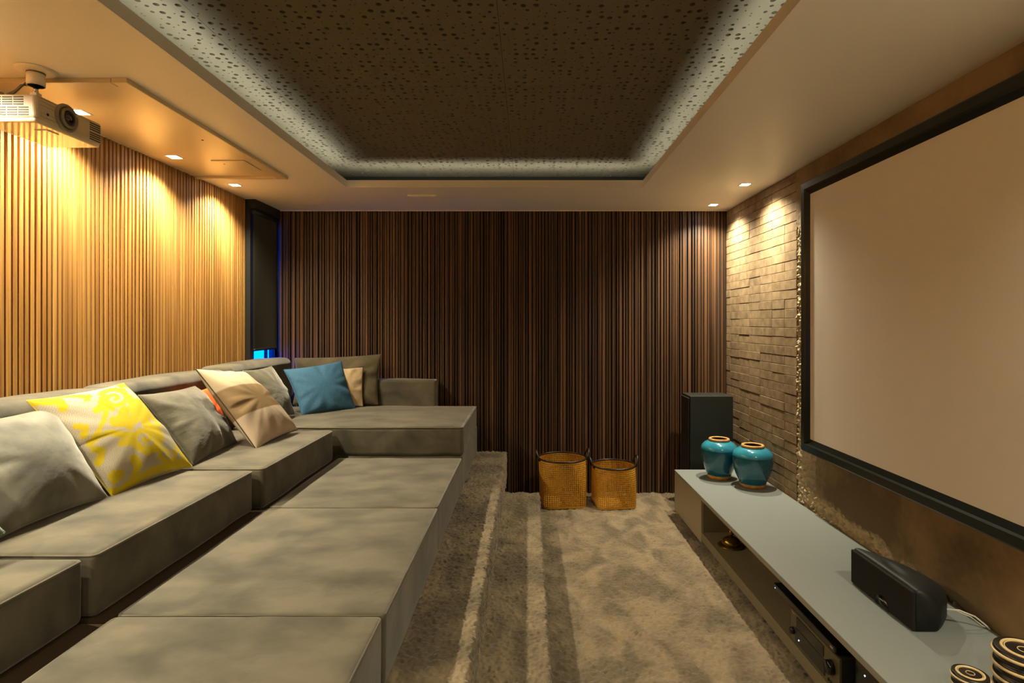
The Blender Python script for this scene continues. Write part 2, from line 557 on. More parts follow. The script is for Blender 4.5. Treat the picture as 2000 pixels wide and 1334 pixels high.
# right wall: brick tiles at the far end, rough concrete towards the camera
Y_BRICK = 3.842
wr = box('wall_right', XR + 0.045, XR + 0.16, YF, YB + 0.1, 0, H + 0.3, M['mortar'])
tagp(wr, 'screen wall of brick tiles and raw concrete', kind='structure')
cols = [3.842, 4.028, 4.235, 4.451, 4.669, 4.893, 5.105, YB]
rows = 39
rh = H / rows
brick_mesh = {}
r3 = random.Random(5)
zz = 0.0
for i in range(rows):
    j = 0
    while j < len(cols) - 1:
        j2 = j + 1
        if r3.random() < 0.33 and j2 < len(cols) - 1:
            j2 += 1                                   # a full-length tile
        a, b_ = cols[j], cols[j2]
        prot = r3.choice((0.0, 0.0006, 0.0012, 0.002, 0.003))
        key = (round(b_ - a, 3),)
        if key not in brick_mesh:
            bm = box_bm(XR - 0.002, XR + 0.05, a + 0.0012, b_ - 0.0012, 0, rh - 0.003, 0.0015, 1)
            o = from_bm('brick', bm, M['brick'], wr)
            brick_mesh[key] = (o.data, o.location.copy())
            ref = o.location.copy(); ref_y = a
            brick_mesh[key] = (o.data, o.location.copy(), a)
        dat, bl, a0 = brick_mesh[key]
        if not (o.data is dat and o.get('fresh') is None and (o.location - bl).length < 1e-9 and dat.users == 1):
            o = bpy.data.objects.new('brick', dat); COL.objects.link(o); o.parent = wr
        o.location = bl + Vector((-prot + 0.004, a - a0, i * rh + r3.uniform(-0.001, 0.001)))
        o.rotation_euler = (r3.uniform(-0.0025, 0.0025), 0, r3.uniform(-0.004, 0.004))
        o['fresh'] = 0
        del o['fresh']
        j = j2


def concrete():
    res = 0.006
    y0, y1 = 1.5, Y_BRICK - 0.002
    nu = int((y1 - y0) / res); nv = int(H / res)
    Y = np.linspace(y0, y1, nu)[:, None] * np.ones((1, nv)); Z = np.linspace(0, H, nv)[None, :] * np.ones((nu, 1))
    n1 = smooth_noise(nu, nv, 1.3, 1.3); n2 = smooth_noise(nu, nv, 10, 10); n3 = smooth_noise(nu, nv, 36, 36); n4 = smooth_noise(nu, nv, 0.8, 0.8)
    edge = np.clip((Y - (Y_BRICK - 0.085 + 0.014 * n2)) / 0.02, 0, 1) * np.clip((2.35 - Z) / 0.25 + 0.15 * n2, 0, 1)
    lowtop = 0.375 + np.clip((Y - 2.35) / 1.4, 0, 1) * 0.13 + 0.016 * n2 + 0.006 * n1
    low = np.clip((lowtop - Z) / 0.025, 0, 1) * np.clip((Y - 2.1) / 0.4, 0, 1)
    rough = np.clip(edge + low, 0, 1)
    h = rough * (0.004 + 0.010 * np.abs(n1) + 0.006 * n4) - (1 - rough) * (0.0012 * n2 + 0.0004 * n1)
    X = XR + 0.0 + np.where(rough > 0, 1, 1) * h * 1.0
    V = np.stack([X - 0.004, Y, Z], -1).reshape(-1, 3)
    o = fast_mesh('concrete', V, grid_faces(nu, nv), None, wr)
    cA = np.array(srgb(158, 134, 96)[:3]); cB = np.array(srgb(108, 91, 64)[:3]); cR = np.array(srgb(200, 184, 146)[:3])
    t = np.clip(0.5 + 0.32 * n3 + 0.22 * n2 + 0.05 * n1, 0, 1)[..., None]
    colr = cA * (1 - t) + cB * t
    rr = rough[..., None]
    colr = colr * (1 - rr) + cR * (0.85 + 0.15 * np.tanh(n1))[..., None] * rr
    at = o.data.color_attributes.new('paint', 'FLOAT_COLOR', 'POINT')
    at.data.foreach_set('color', np.concatenate([colr, np.ones(colr.shape[:2] + (1,))], -1).astype(np.float32).ravel())
    o.data.materials.append(attr_mat('raw_concrete', None, rough=0.9, bump=0.5, bscale=160, bdist=0.003))
    return o


concrete()
M['concrete_plain'] = pbr('smooth_concrete', srgb(150, 124, 84), srgb(108, 88, 58), scale=3, rough=0.9)
box('concrete_rear', XR - 0.005, XR + 0.045, YF, 1.5, 0, H, M['concrete_plain'], wr)

wf = box('wall_front', -2.6, 2.1, YF - 0.12, YF, -0.1, H + 0.3, M['plain_wall'])
tagp(wf, 'plain taupe wall behind the camera', kind='structure')

# ================================================================== ceiling with recess and light cove
RX0, RX1, RY0, RY1 = -1.387, 0.875, 0.20, 4.30
bm = bmesh.new()
SL = 0.02                                  # gypsum thickness
FX = 0.0125
for a in ((-2.53, RX0 - FX, YF, YB + 0.1), (RX1 + FX, 2.0, YF, YB + 0.1), (RX0 - FX, RX1 + FX, RY1 + FX, YB + 0.1), (RX0 - FX, RX1 + FX, YF, RY0 - FX)):
    box_bm(a[0], a[1], a[2], a[3], H, H + SL, bm=bm)
ceil = from_bm('ceiling', bm, M['ceiling'])
tagp(ceil, 'cream lower ceiling framing the lit recess', kind='structure')
LIP = 0.055
bm = bmesh.new()
box_bm(RX0 - FX, RX0, RY0, RY1 + FX, H, H + LIP, bm=bm)
box_bm(RX1, RX1 + FX, RY0, RY1 + FX, H, H + LIP, bm=bm)
box_bm(RX0, RX1, RY1, RY1 + FX, H, H + LIP, bm=bm)
box_bm(RX0 - FX, RX1 + FX, RY0 - FX, RY0, H, H + LIP, bm=bm)
from_bm('fascia', bm, M['ceiling'], ceil)
ZP = EYE + 1.22
# cove side walls
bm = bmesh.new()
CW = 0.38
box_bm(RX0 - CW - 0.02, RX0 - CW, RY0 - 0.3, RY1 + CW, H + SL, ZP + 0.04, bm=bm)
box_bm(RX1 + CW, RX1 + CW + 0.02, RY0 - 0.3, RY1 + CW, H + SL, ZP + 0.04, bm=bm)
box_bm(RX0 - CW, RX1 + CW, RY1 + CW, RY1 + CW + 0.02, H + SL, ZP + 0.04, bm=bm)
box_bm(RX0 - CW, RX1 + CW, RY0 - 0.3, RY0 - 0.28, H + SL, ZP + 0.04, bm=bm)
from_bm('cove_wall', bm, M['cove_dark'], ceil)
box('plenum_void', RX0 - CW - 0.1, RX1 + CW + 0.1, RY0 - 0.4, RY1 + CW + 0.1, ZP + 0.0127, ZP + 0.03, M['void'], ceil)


def perforated_board():
    n = 28; s = 1.2 / n; seg = 16
    r = random.Random(3)
    V, F = [], []
    th = 0.0125
    for i in range(n):
        for j in range(n):
            rad = r.choices((0.0112, 0.0078, 0.0042, 0.0034), (0.24, 0.28, 0.28, 0.20))[0]
            m_ = s / 2 - rad - 0.0015
            cx = (i + 0.5) * s + r.uniform(-m_, m_); cy = (j + 0.5) * s + r.uniform(-m_, m_)
            b0 = len(V)
            sq = []
            for k in range(seg):
                a = 2 * PI * (k + 0.5) / seg - PI / 4 - PI / seg
                side = k // 4; f = (k % 4) / 4.0
                corners = [(1, -1), (1, 1), (-1, 1), (-1, -1)]
                p, q = corners[side], corners[(side + 1) % 4]
                ux, uy = p[0] + (q[0] - p[0]) * f, p[1] + (q[1] - p[1]) * f
                V.append(((i + 0.5) * s + ux * s / 2, (j + 0.5) * s + uy * s / 2, 0))
            for k in range(seg):
                a = -PI / 4 + 2 * PI * k / seg
                V.append((cx + rad * math.cos(a), cy + rad * math.sin(a), 0))
            for k in range(seg):
                a = -PI / 4 + 2 * PI * k / seg
                V.append((cx + rad * math.cos(a), cy + rad * math.sin(a), th))
            for k in range(seg):
                k2 = (k + 1) % seg
                F.append((b0 + k, b0 + seg + k, b0 + seg + k2, b0 + k2))
                F.append((b0 + seg + k, b0 + 2 * seg + k, b0 + 2 * seg + k2, b0 + seg + k2))
    me = bpy.data.meshes.new('perforated_board')
    me.from_pydata(V, [], F); me.update()
    me.materials.append(M['perf'])
    return me


bme = perforated_board()
for bx in (-2.52, -1.32, -0.12, 1.08):
    for by in (-0.69, 0.51, 1.71, 2.91, 4.11):
        o = bpy.data.objects.new('perforated_board', bme); COL.objects.link(o)
        o.parent = ceil
        o.location = Vector((bx + 0.0008, by + 0.0008, ZP)) - Vector(ceil.location)
        o.scale = (0.9987, 0.9987, 1)

# LED strips lying behind the fascia
ledz = H + SL
for i, (a, lab) in enumerate((((RX0 - 0.070, RX0 - 0.020, RY0 + 0.05, RY1 - 0.0), 'hidden white light strip along the sofa side of the ceiling recess'),
                              ((RX1 + 0.018, RX1 + 0.055, RY0 + 0.05, RY1 - 0.0), 'hidden white light strip along the screen side of the ceiling recess'),
                              ((RX0 + 0.02, RX1 - 0.02, RY1 + 0.018, RY1 + 0.055), 'hidden white light strip along the far end of the ceiling recess'))):
    o = box('light_strip', a[0], a[1], a[2], a[3], ledz, ledz + 0.006, M['led_glow'])
    tagp(o, lab, 'light strip', 'light strips in the ceiling cove')


# downlights
def downlight(x, y, label, wide, tight, color, group, H=H):
    t = thing('downlight', label, 'ceiling light', (x, y, H - 0.003), group)
    s = 0.04
    bm = bmesh.new()
    for (a, b_, c_, d_) in ((-s, s, -s, -s + 0.008), (-s, s, s - 0.008, s), (-s, -s + 0.008, -s + 0.008, s - 0.008), (s - 0.008, s, -s + 0.008, s - 0.008)):
        box_bm(x + a, x + b_, y + c_, y + d_, H - 0.003, H - 0.0002, bm=bm)
    from_bm('trim_frame', bm, M['white_paint'], t)
    box('diffuser', x - s + 0.008, x + s - 0.008, y - s + 0.008, y + s - 0.008, H - 0.0016, H - 0.0004, M['lamp_glow'], t)
    for nm, e, size, blend, rad in (('wide_beam', wide, 138, 1.0, 0.02), ('narrow_beam', tight, 72, 0.8, 0.02)):
        if e <= 0:
            continue
        l = bpy.data.lights.new(nm, 'SPOT')
        l.energy = e; l.color = color; l.spot_size = math.radians(size); l.spot_blend = blend; l.shadow_soft_size = rad
        lo = bpy.data.objects.new(nm, l); COL.objects.link(lo); lo.parent = t
        lo.location = (0, 0, -0.022)


XDL = -2.20
for yy, lab in ((4.221, 'square recessed downlight over the oak slats nearest the window'),
                (3.498, 'square recessed downlight in the ceiling hatch over the oak slats'),
                (2.757, 'square recessed downlight just behind the projector'),
                (2.03, 'square recessed downlight beside the projector towards the camera'),
                (1.30, 'square recessed downlight over the near sofa module'),
                (0.57, 'square recessed downlight over the sofa nearest the rear wall')):
    downlight(XDL, yy, lab, LEFT_WIDE, LEFT_TIGHT, WARM, 'downlights over the oak wall', H - 0.0042 if 2.4 < yy < 3.97 else H)
downlight(1.618, 4.93, 'square recessed downlight in the brick corner by the back wall', RIGHT_WIDE, RIGHT_TIGHT, WARM_R, 'downlights over the brick wall')
downlight(1.618, 4.206, 'square recessed downlight above the two blue vases', RIGHT_WIDE, RIGHT_TIGHT, WARM_R, 'downlights over the brick wall')

downlight(1.618, 0.95, 'square downlight added out of view over the near end of the console', RIGHT_WIDE, 0.0, WARM_R, 'downlights over the brick wall')  # unseen lamp added for fill, on the side the canister shadows suggest
for xx, lab in ((-1.2, 'square fill downlight added behind the camera on the sofa side'), (0.0, 'square fill downlight added behind the camera in the middle'),
                (1.1, 'square fill downlight added behind the camera on the screen side')):
    downlight(xx, -0.75, lab, REAR_FILL_WIDE, REAR_FILL_TIGHT, WARM, 'fill downlights added behind the camera')  # unseen lamps added as frontal fill light

# ceiling hatch with raised frame, small access panel, flush square panel
hp = thing('ceiling_hatch', 'long cream ceiling hatch with raised frame beside the projector', 'hatch', (-2.0, 3.2, H - 0.020))
hx0, hx1, hy0, hy1 = -2.345, -1.70, 2.383, 3.986
box('panel', hx0, hx1 - 0.07, hy0 + 0.052, hy1 - 0.03, H - 0.004, H + 0.001, M['hatch'], hp)
box('frame_rail', hx1 - 0.066, hx1, hy0, hy1, H - 0.020, H + 0.001, M['hatch'], hp, bevel=0.002, seg=1)
box('frame_rail', hx0, hx1 - 0.068, hy0, hy0 + 0.048, H - 0.020, H + 0.001, M['hatch'], hp, bevel=0.002, seg=1)
box('frame_rail', hx0, hx1 - 0.068, hy1 - 0.028, hy1, H - 0.020, H + 0.001, M['hatch'], hp, bevel=0.002, seg=1)
lathe('screw_hole', [(0, 0), (0.007, 0), (0.007, 0.003)], (-1.84, 3.18, H - 0.0055), M['dark_frame'], hp, n=12)
ap = thing('access_panel', 'small square access panel set in the ceiling hatch', 'panel', (-1.91, 3.685, H - 0.012))
box('cover', -2.015, -1.80, 3.57, 3.80, H - 0.009, H - 0.0045, M['hatch'], ap, bevel=0.002, seg=1)
lathe('lock', [(0, 0), (0.005, 0), (0.005, 0.004)], (-1.965, 3.64, H - 0.011), M['projector_grey'], ap, n=12)
fp = thing('flush_ceiling_speaker', 'square flush white ceiling speaker cover near the back wall', 'speaker', (-0.86, 4.64, H - 0.0135))
box('cover', -0.978, -0.745, 4.54, 4.747, H - 0.012, H - 0.0005, M['white_paint'], fp, bevel=0.002, seg=1)
box('grille', -0.968, -0.755, 4.55, 4.737, H - 0.0135, H - 0.012, M['ceiling'], fp)
tr = box('trim_1', -2.28, XR, YB - 0.032, YB - 0.026, H - 0.006, H - 0.0002, M['white_paint'])
tagp(tr, 'thin white trim where the back slats meet the ceiling', kind='structure')

# ================================================================== window bay
w1 = thing('window_1', 'narrow dark framed window glowing blue under the blind', None, (-2.39, 4.96, 0.85))
w1['kind'] = 'structure'
bm = bmesh.new()
for a in ((4.766, 4.775, 0.85, 2.5), (5.185, 5.205, 0.85, 2.5), (4.775, 5.185, 0.85, 0.885), (4.775, 5.185, 2.465, 2.5)):
    box_bm(-2.366, -2.336, a[0], a[1], a[2], a[3], bm=bm)
from_bm('window_frame', bm, M['dark_frame'], w1)
box('mullion', -2.364, -2.338, 5.035, 5.05, 0.885, 2.465, M['dark_frame'], w1)
box('pane', -2.353, -2.349, 4.775, 5.035, 0.885, 2.465, M['glass'], w1)
box('pane', -2.353, -2.349, 5.05, 5.185, 0.885, 2.465, M['glass'], w1)
pel = box('blind_pelmet', -2.36, -2.28, 4.705, YB - 0.03, 2.527, H - 0.0005, M['dark_frame'], bevel=0.002, seg=1)
tagp(pel, 'black box pelmet above the charcoal roller blind', 'pelmet')
bl = thing('roller_blind', 'charcoal roller blind drawn nearly to the sill in the corner', 'blind', (-2.32, 4.95, 1.33))
nu, nv = 24, 60
Y = np.linspace(4.722, 5.165, nu); Z = np.linspace(1.335, 2.54, nv)
yy, zz2 = np.meshgrid(Y, Z, indexing='ij')
u = (yy - 4.722) / 0.443; w_ = (2.54 - zz2) / 1.2
curl = 0.022 * np.sin(PI * np.clip(u * 1.15 - 0.05, 0, 1)) * (0.25 + w_) + 0.003
Xb = -2.306 - 0.5 * curl
V = np.concatenate([np.stack([Xb, yy, zz2], -1).reshape(-1, 3), np.stack([Xb - 0.0015, yy, zz2], -1).reshape(-1, 3)])
G = grid_faces(nu, nv)
o = fast_mesh('blind_cloth', V, np.concatenate([G, G[:, ::-1] + nu * nv]), M['blind'], bl)
tube('bottom_bar', [(-2.309 - 0.013 * math.sin(PI * k / 8.0), 4.735 + 0.43 * k / 8.0, 1.337) for k in range(9)], 0.011, M['dark_frame'], bl)
lathe('roller', [(0, 0), (0.022, 0), (0.022, 0.45), (0, 0.45)], (-2.318, 4.725, 2.503), M['dark_frame'], bl, axis='Y', n=20)
tube('pull_chain', [(-2.295, 5.158, 2.45), (-2.295, 5.158, 1.45)], 0.0025, M['dark_frame'], bl, n=6)

# ================================================================== sofa on the platform
Z0 = Z_PLAT + 0.004


def sofa_module(y0, y1, xf, zt, label, zb=1.235):
    t = thing('sofa_module', label, 'sofa', (-1.85, (y0 + y1) / 2, Z0), 'sofa modules along the oak wall')
    box('base', -2.30, -1.345, y0 + 0.004, y1 - 0.004, Z0, 0.60, M['deck'], t, bevel=0.01)
    sc = soft_box('seat_cushion', (-2.10, xf, y0 + 0.006, y1 - 0.006, 0.602, zt), M['velvet'], t, r=0.022, bulge=0.014, n=26, wob=0.005)
    pp = tube('piping', edge_loop(-2.09, xf - 0.002, y0 + 0.009, y1 - 0.009, zt - 0.008, 0.02), 0.0042, M['velvet'], sc, n=6, closed=True)
    soft_box('backrest', (-2.335, -2.10, y0 + 0.004, y1 - 0.004, 0.602, zb), M['velvet'], t, r=0.045, bulge=0.012, n=18, wob=0.006)
    return t


sofa_module(0.72, 1.812, -1.425, 0.808, 'taupe velvet sofa module nearest the camera, cut by the left edge', 1.222)
sofa_module(1.82, 2.885, -1.405, 0.812, 'taupe velvet sofa module under the yellow patterned pillow', 1.228)
sofa_module(2.897, 3.945, -1.365, 0.815, 'taupe velvet sofa module under the beige striped pillow')

ch = thing('sofa_chaise', 'deep taupe velvet corner chaise module against the dark slat wall', 'sofa', (-1.3, 4.5, Z0), 'sofa modules along the oak wall')
soft_box('base', (-2.30, -0.468, 3.975, 5.16, Z0, 0.622), M['velvet'], ch, r=0.015, bulge=0.002, n=16, wob=0.002)
sc = soft_box('seat_cushion', (-2.10, -0.458, 3.968, 5.01, 0.626, 0.830), M['velvet'], ch, r=0.028, bulge=0.007, n=30, wob=0.006)
tube('piping', edge_loop(-2.09, -0.461, 3.971, 5.005, 0.823, 0.025), 0.0042, M['velvet'], sc, n=6, closed=True)
soft_box('side_backrest', (-2.335, -2.10, 3.965, 5.01, 0.63, 1.255), M['velvet'], ch, r=0.045, bulge=0.012, n=18, wob=0.006)
soft_box('low_backrest', (-2.09, -0.828, 5.015, 5.165, 0.63, 1.055), M['velvet'], ch, r=0.022, bulge=0.006, n=18, wob=0.003)

for (a, b_, lab, dx) in ((0.76, 1.814, 'flat taupe velvet ottoman nearest the camera in the row', -0.004),
                         (1.822, 2.884, 'flat taupe velvet ottoman in the middle of the row', 0.004),
                         (2.892, 3.952, 'flat taupe velvet ottoman next to the chaise', 0.0)):
    t = thing('ottoman', lab, 'ottoman', (-0.9, (a + b_) / 2, Z0), 'ottomans pushed up to the sofa')
    soft_box('body', (-1.335, -0.466 + dx, a, b_, Z0, 0.618), M['velvet'], t, r=0.014, bulge=0.004, n=30, wob=0.004)
    tube('piping', edge_loop(-1.332, -0.469 + dx, a + 0.003, b_ - 0.003, 0.612, 0.016), 0.0036, M['velvet'], t, n=6, closed=True)

# ================================================================== pillows
TRI = None


def damask(U, V):
    """yellow leaf-and-scroll print, drawn as strokes on the cloth; returns 0..1"""
    # homography from the sketch of the print (units of its drawing) to cloth coordinates
    src = np.array([(60, 260), (1000, 95), (1700, 950), (900, 1260)], float)
    dst = np.array([(0, 1), (1, 1), (1, 0), (0, 0)], float)
    A, bb = [], []
    for (x_, y_), (u_, v_) in zip(src, dst):
        A.append([x_, y_, 1, 0, 0, 0, -u_ * x_, -u_ * y_]); bb.append(u_)
        A.append([0, 0, 0, x_, y_, 1, -v_ * x_, -v_ * y_]); bb.append(v_)
    hcoef = np.linalg.solve(np.array(A), np.array(bb)); Hm = np.append(hcoef, 1).reshape(3, 3)
    Hi = np.linalg.inv(Hm)
    W = Hi @ np.stack([U.ravel(), V.ravel(), np.ones(U.size)])
    X = (W[0] / W[2]).reshape(U.shape); Y = (W[1] / W[2]).reshape(U.shape)
    # the print sits a little inwards on the swollen face
    X = X + 150 * np.clip(4 * U * (1 - U), 0, 1) ** 0.6 * np.clip(4 * V * (1 - V), 0, 1) ** 0.6
    best = np.full(U.shape, 1e9)

    def stroke(pts, w0, w1=None):
        nonlocal best
        w1 = w0 if w1 is None else w1
        P = np.array(pts, float)
        for i in range(len(P) - 1):
            a, b2 = P[i], P[i + 1]
            d = b2 - a
            t = np.clip(((X - a[0]) * d[0] + (Y - a[1]) * d[1]) / (d @ d), 0, 1)
            f0 = i / (len(P) - 1); f1 = (i + 1) / (len(P) - 1)
            ww = 1.3 * (w0 + (w1 - w0) * (f0 + (f1 - f0) * t))
            best = np.minimum(best, np.hypot(X - a[0] - t * d[0], Y - a[1] - t * d[1]) - ww)

    def spiral(cx, cy, r0, turns, a0, w0, w1, sq=0.85, sgn=1):
        k = 40
        pts = [(cx + r0 * (1 - i / k * 0.93) * math.cos(a0 + sgn * 2 * PI * turns * i / k),
                cy + sq * r0 * (1 - i / k * 0.93) * math.sin(a0 + sgn * 2 * PI * turns * i / k)) for i in range(k + 1)]
        stroke(pts, w0, w1)

    spiral(890, 315, 170, 1.6, 3.6, 26, 16)
    spiral(1210, 755, 175, 1.6, -1.0, 30, 16)
    spiral(1430, 900, 105, 1.4, -0.5, 20, 10)
    stroke([(720, 440), (800, 400), (880, 440)], 34, 20); stroke([(770, 290), (760, 400), (820, 450), (790, 560), (720, 670), (600, 770)], 34, 14)
    stroke([(620, 800), (720, 720), (850, 690), (980, 720), (1100, 740)], 12, 34)
    stroke([(1040, 300), (1100, 420), (1110, 560), (1000, 590), (900, 580)], 30, 46)
    stroke([(1000, 470), (960, 560), (1060, 640)], 46, 30); stroke([(1110, 420), (1200, 500), (1230, 620)], 60, 36)
    stroke([(1240, 620), (1330, 700), (1340, 850), (1220, 900)], 40, 26)
    stroke([(1130, 330), (1210, 360), (1240, 440), (1300, 520), (1360, 600)], 22, 18)
    stroke([(960, 800), (1080, 790), (1180, 860), (1230, 880)], 26, 34)
    stroke([(110, 270), (330, 310), (380, 390)], 40, 34); stroke([(300, 245), (480, 250), (620, 280), (610, 305)], 14, 26)
    stroke([(480, 590), (590, 620), (560, 680)], 22, 34); stroke([(660, 830), (760, 860), (730, 940)], 22, 36)
    stroke([(860, 1090), (960, 1090), (900, 1130)], 30, 34); stroke([(860, 1230), (960, 1240), (1090, 1160)], 34, 26)
    stroke([(1100, 960), (1150, 1010), (1100, 1150)], 36, 24); stroke([(1120, 1150), (1300, 1060), (1600, 950), (1690, 950)], 20, 34)
    stroke([(1530, 780), (1620, 880), (1690, 960)], 14, 26); stroke([(960, 110), (1030, 120)], 40, 34)
    stroke([(900, 180), (980, 190), (960, 205)], 20, 18); stroke([(1100, 190), (1160, 250)], 14, 10)
    ripple = 8 * np.sin(X * 0.11) * np.sin(Y * 0.13)
    return np.clip(0.5 - (best + ripple) / 14.0, 0, 1)


def pillow(name, label, corners, thick, m, group='throw pillows on the sofa', cord=None, pinch=0.055, N=56, seed=1,
           print_fn=None, wrinkle=0.007, cord_r=0.0035, plump=0.48):
    """corners BL, BR, TR, TL of the seam square in metres; plump cover and a cord round its seam"""
    BL, BR, TR, TL = [Vector(c_) for c_ in corners]
    cen = (BL + BR + TR + TL) / 4
    ex = ((BR - BL) + (TR - TL)) / 2
    ey = ((TL - BL) + (TR - BR)) / 2
    nrm = ex.cross(ey).normalized()
    s = np.linspace(-1, 1, N)
    # more rows close to the seam
    s = np.sign(s) * (1 - (1 - np.abs(s)) ** 1.45)
    U, V = np.meshgrid(s, s, indexing='ij')
    fu, fv = (U + 1) / 2, (V + 1) / 2
    Pu = U * (1 - pinch * (1 - V ** 2) * np.abs(U)); Pv = V * (1 - pinch * (1 - U ** 2) * np.abs(V))
    gu, gv = (Pu + 1) / 2, (Pv + 1) / 2

    def bil(a, b_, c_, d_):
        return (a * (1 - gu) * (1 - gv) + b_ * gu * (1 - gv) + c_ * gu * gv + d_ * (1 - gu) * gv)
    P = np.stack([bil(BL[k], BR[k], TR[k], TL[k]) for k in range(3)], -1)
    prof = (np.clip(1 - U ** 2, 0, 1) ** plump) * (np.clip(1 - V ** 2, 0, 1) ** plump)
    # creases running in from the corners and the seam
    off = Vector((seed * 3.1, seed * 1.7, 0))
    wr_ = np.zeros_like(U)
    for i in range(N):
        for j in range(N):
            a, b2 = U[i, j], V[i, j]
            e = max(abs(a), abs(b2))
            rad = math.atan2(b2, a)
            q = mnoise.noise(Vector((rad * 3.2, e * 0.8, 0)) + off) * (e ** 2)
            q2 = mnoise.noise(Vector((a * 1.6, b2 * 1.6, 5)) + off)
            wr_[i, j] = q * 2.2 + q2 * 0.9
    n3 = np.array(nrm)
    hf = prof * thick / 2
    front = P + n3 * (hf + wr_ * wrinkle * np.clip(prof * 2.2, 0, 1))[..., None]
    back = P - n3 * (hf * 0.9)[..., None]
    NV = N * N
    G = grid_faces(N, N)
    VV = np.concatenate([front.reshape(-1, 3), back.reshape(-1, 3)])
    me = bpy.data.meshes.new('cover')
    F = np.concatenate([G, G[:, ::-1] + NV])
    rim = [(i, 0) for i in range(N)] + [(N - 1, j) for j in range(1, N)] + [(i, N - 1) for i in range(N - 2, -1, -1)] + [(0, j) for j in range(N - 2, 0, -1)]
    # local frame: x along the seam, y up the pillow, z out of the face
    X_ = ex.normalized(); Z_ = nrm; Y_ = Z_.cross(X_)
    R = Matrix((X_, Y_, Z_)).transposed()
    Ri = np.array(R.transposed())
    base = cen
    loc = (VV - np.array(base)) @ Ri.T
    me.vertices.add(len(loc)); me.vertices.foreach_set('co', loc.astype(np.float32).ravel())
    nf = len(F)
    me.loops.add(nf * 4); me.loops.foreach_set('vertex_index', F.astype(np.int32).ravel())
    me.polygons.add(nf); me.polygons.foreach_set('loop_start', np.arange(nf, dtype=np.int32) * 4)
    me.update(calc_edges=True); me.validate()
    if print_fn is not None:
        allc = np.concatenate([print_fn(fu, fv, True).reshape(-1, 3), print_fn(fu, fv, False).reshape(-1, 3)])
        at = me.color_attributes.new('paint', 'FLOAT_COLOR', 'POINT')
        at.data.foreach_set('color', np.concatenate([allc, np.ones((len(allc), 1))], 1).astype(np.float32).ravel())
    bm = bmesh.new(); bm.from_mesh(me)
    bmesh.ops.remove_doubles(bm, verts=bm.verts[:], dist=1e-6)
    bmesh.ops.recalc_face_normals(bm, faces=bm.faces[:])
    for f in bm.faces: f.smooth = True
    bm.to_mesh(me); bm.free()
    t = bpy.data.objects.new(name, None); COL.objects.link(t)
    t.matrix_world = Matrix.Translation(base) @ R.to_4x4()
    tagp(t, label, 'pillow', group)
    me.materials.append(m)
    o = bpy.data.objects.new('cover', me); COL.objects.link(o); o.parent = t
    if cord is not None:
        pts = [Ri @ (P[i, j] - np.array(base)) for (i, j) in rim[::2]]
        b2 = tube_bm(pts, cord_r, 6, True)
        bmesh.ops.recalc_face_normals(b2, faces=b2.faces[:])
        me2 = bpy.data.meshes.new('piping'); b2.to_mesh(me2); b2.free()
        me2.materials.append(cord)
        me2.polygons.foreach_set('use_smooth', np.ones(len(me2.polygons), bool))
        o2 = bpy.data.objects.new('piping', me2); COL.objects.link(o2); o2.parent = t
    return t


def yellow_print(fu, fv, front):
    grey = np.array(srgb(186, 176, 154)[:3]); yel = np.array(srgb(198, 176, 8)[:3])
    weave = 0.90 + 0.10 * np.sign(np.sin(fu * 2 * PI * 52)) * np.sign(np.sin(fv * 2 * PI * 52))
    p = damask(fu, fv) if front else np.zeros_like(fu)
    return grey * weave[..., None] * (1 - p[..., None]) + yel * p[..., None]


def band_print(fu, fv, front):
    cream = np.array(srgb(192, 174, 146)[:3]); tan = np.array(srgb(136, 112, 78)[:3]); pale = np.array(srgb(200, 180, 158)[:3])
    e1 = np.clip((0.70 - fv) * 90 + 0.5, 0, 1)[..., None]; e2 = np.clip((0.36 - fv) * 90 + 0.5, 0, 1)[..., None]
    colr = cream * (1 - e1) + tan * e1
    return colr * (1 - e2) + pale * e2


M['yellow_print'] = attr_mat('yellow_damask_cloth', None, rough=0.85, bump=0.15, bscale=260)
M['band_print'] = attr_mat('banded_beige_cloth', None, rough=0.75, bump=0.1, bscale=260)

pillow('throw_pillow', 'pale blue velvet pillow corner poking in at the left edge',
       ((-1.66, 1.30, 0.86), (-1.65, 1.775, 0.90), (-1.90, 1.72, 1.26), (-1.90, 1.26, 1.24)), 0.15, M['velvet_blue'], cord=M['velvet_blue'], seed=2)
pillow('throw_pillow', 'large pale grey velvet pillow at the left edge before the yellow one',
       ((-1.80, 1.86, 0.825), (-1.78, 2.385, 0.825), (-2.02, 2.40, 1.21), (-2.03, 1.88, 1.21)), 0.19, M['velvet_grey'], cord=M['pale_cord'], seed=3, pinch=0.075, cord_r=0.0025, plump=0.6)
pillow('throw_pillow', 'yellow and pale grey pillow with scrolling leaf print',
       ((-1.775, 2.40, 0.825), (-1.735, 2.905, 0.825), (-2.02, 2.81, 1.262), (-2.035, 2.285, 1.247)), 0.18, M['yellow_print'], cord=M['yellow_cord'],
       seed=4, N=180, print_fn=yellow_print, pinch=0.05, cord_r=0.0028)
pillow('throw_pillow', 'dark grey velvet pillow between the yellow and beige ones',
       ((-1.745, 2.93, 0.825), (-1.79, 3.47, 0.825), (-2.03, 3.43, 1.178), (-1.995, 2.88, 1.193)), 0.17, M['velvet_dark'], seed=5, cord=M['velvet_dark'], wrinkle=0.011)
pillow('throw_pillow', 'orange pillow almost hidden behind the dark grey and beige ones',
       ((-1.93, 3.27, 0.825), (-1.93, 3.66, 0.825), (-2.06, 3.66, 1.15), (-2.06, 3.27, 1.145)), 0.09, M['orange_cloth'], seed=6)
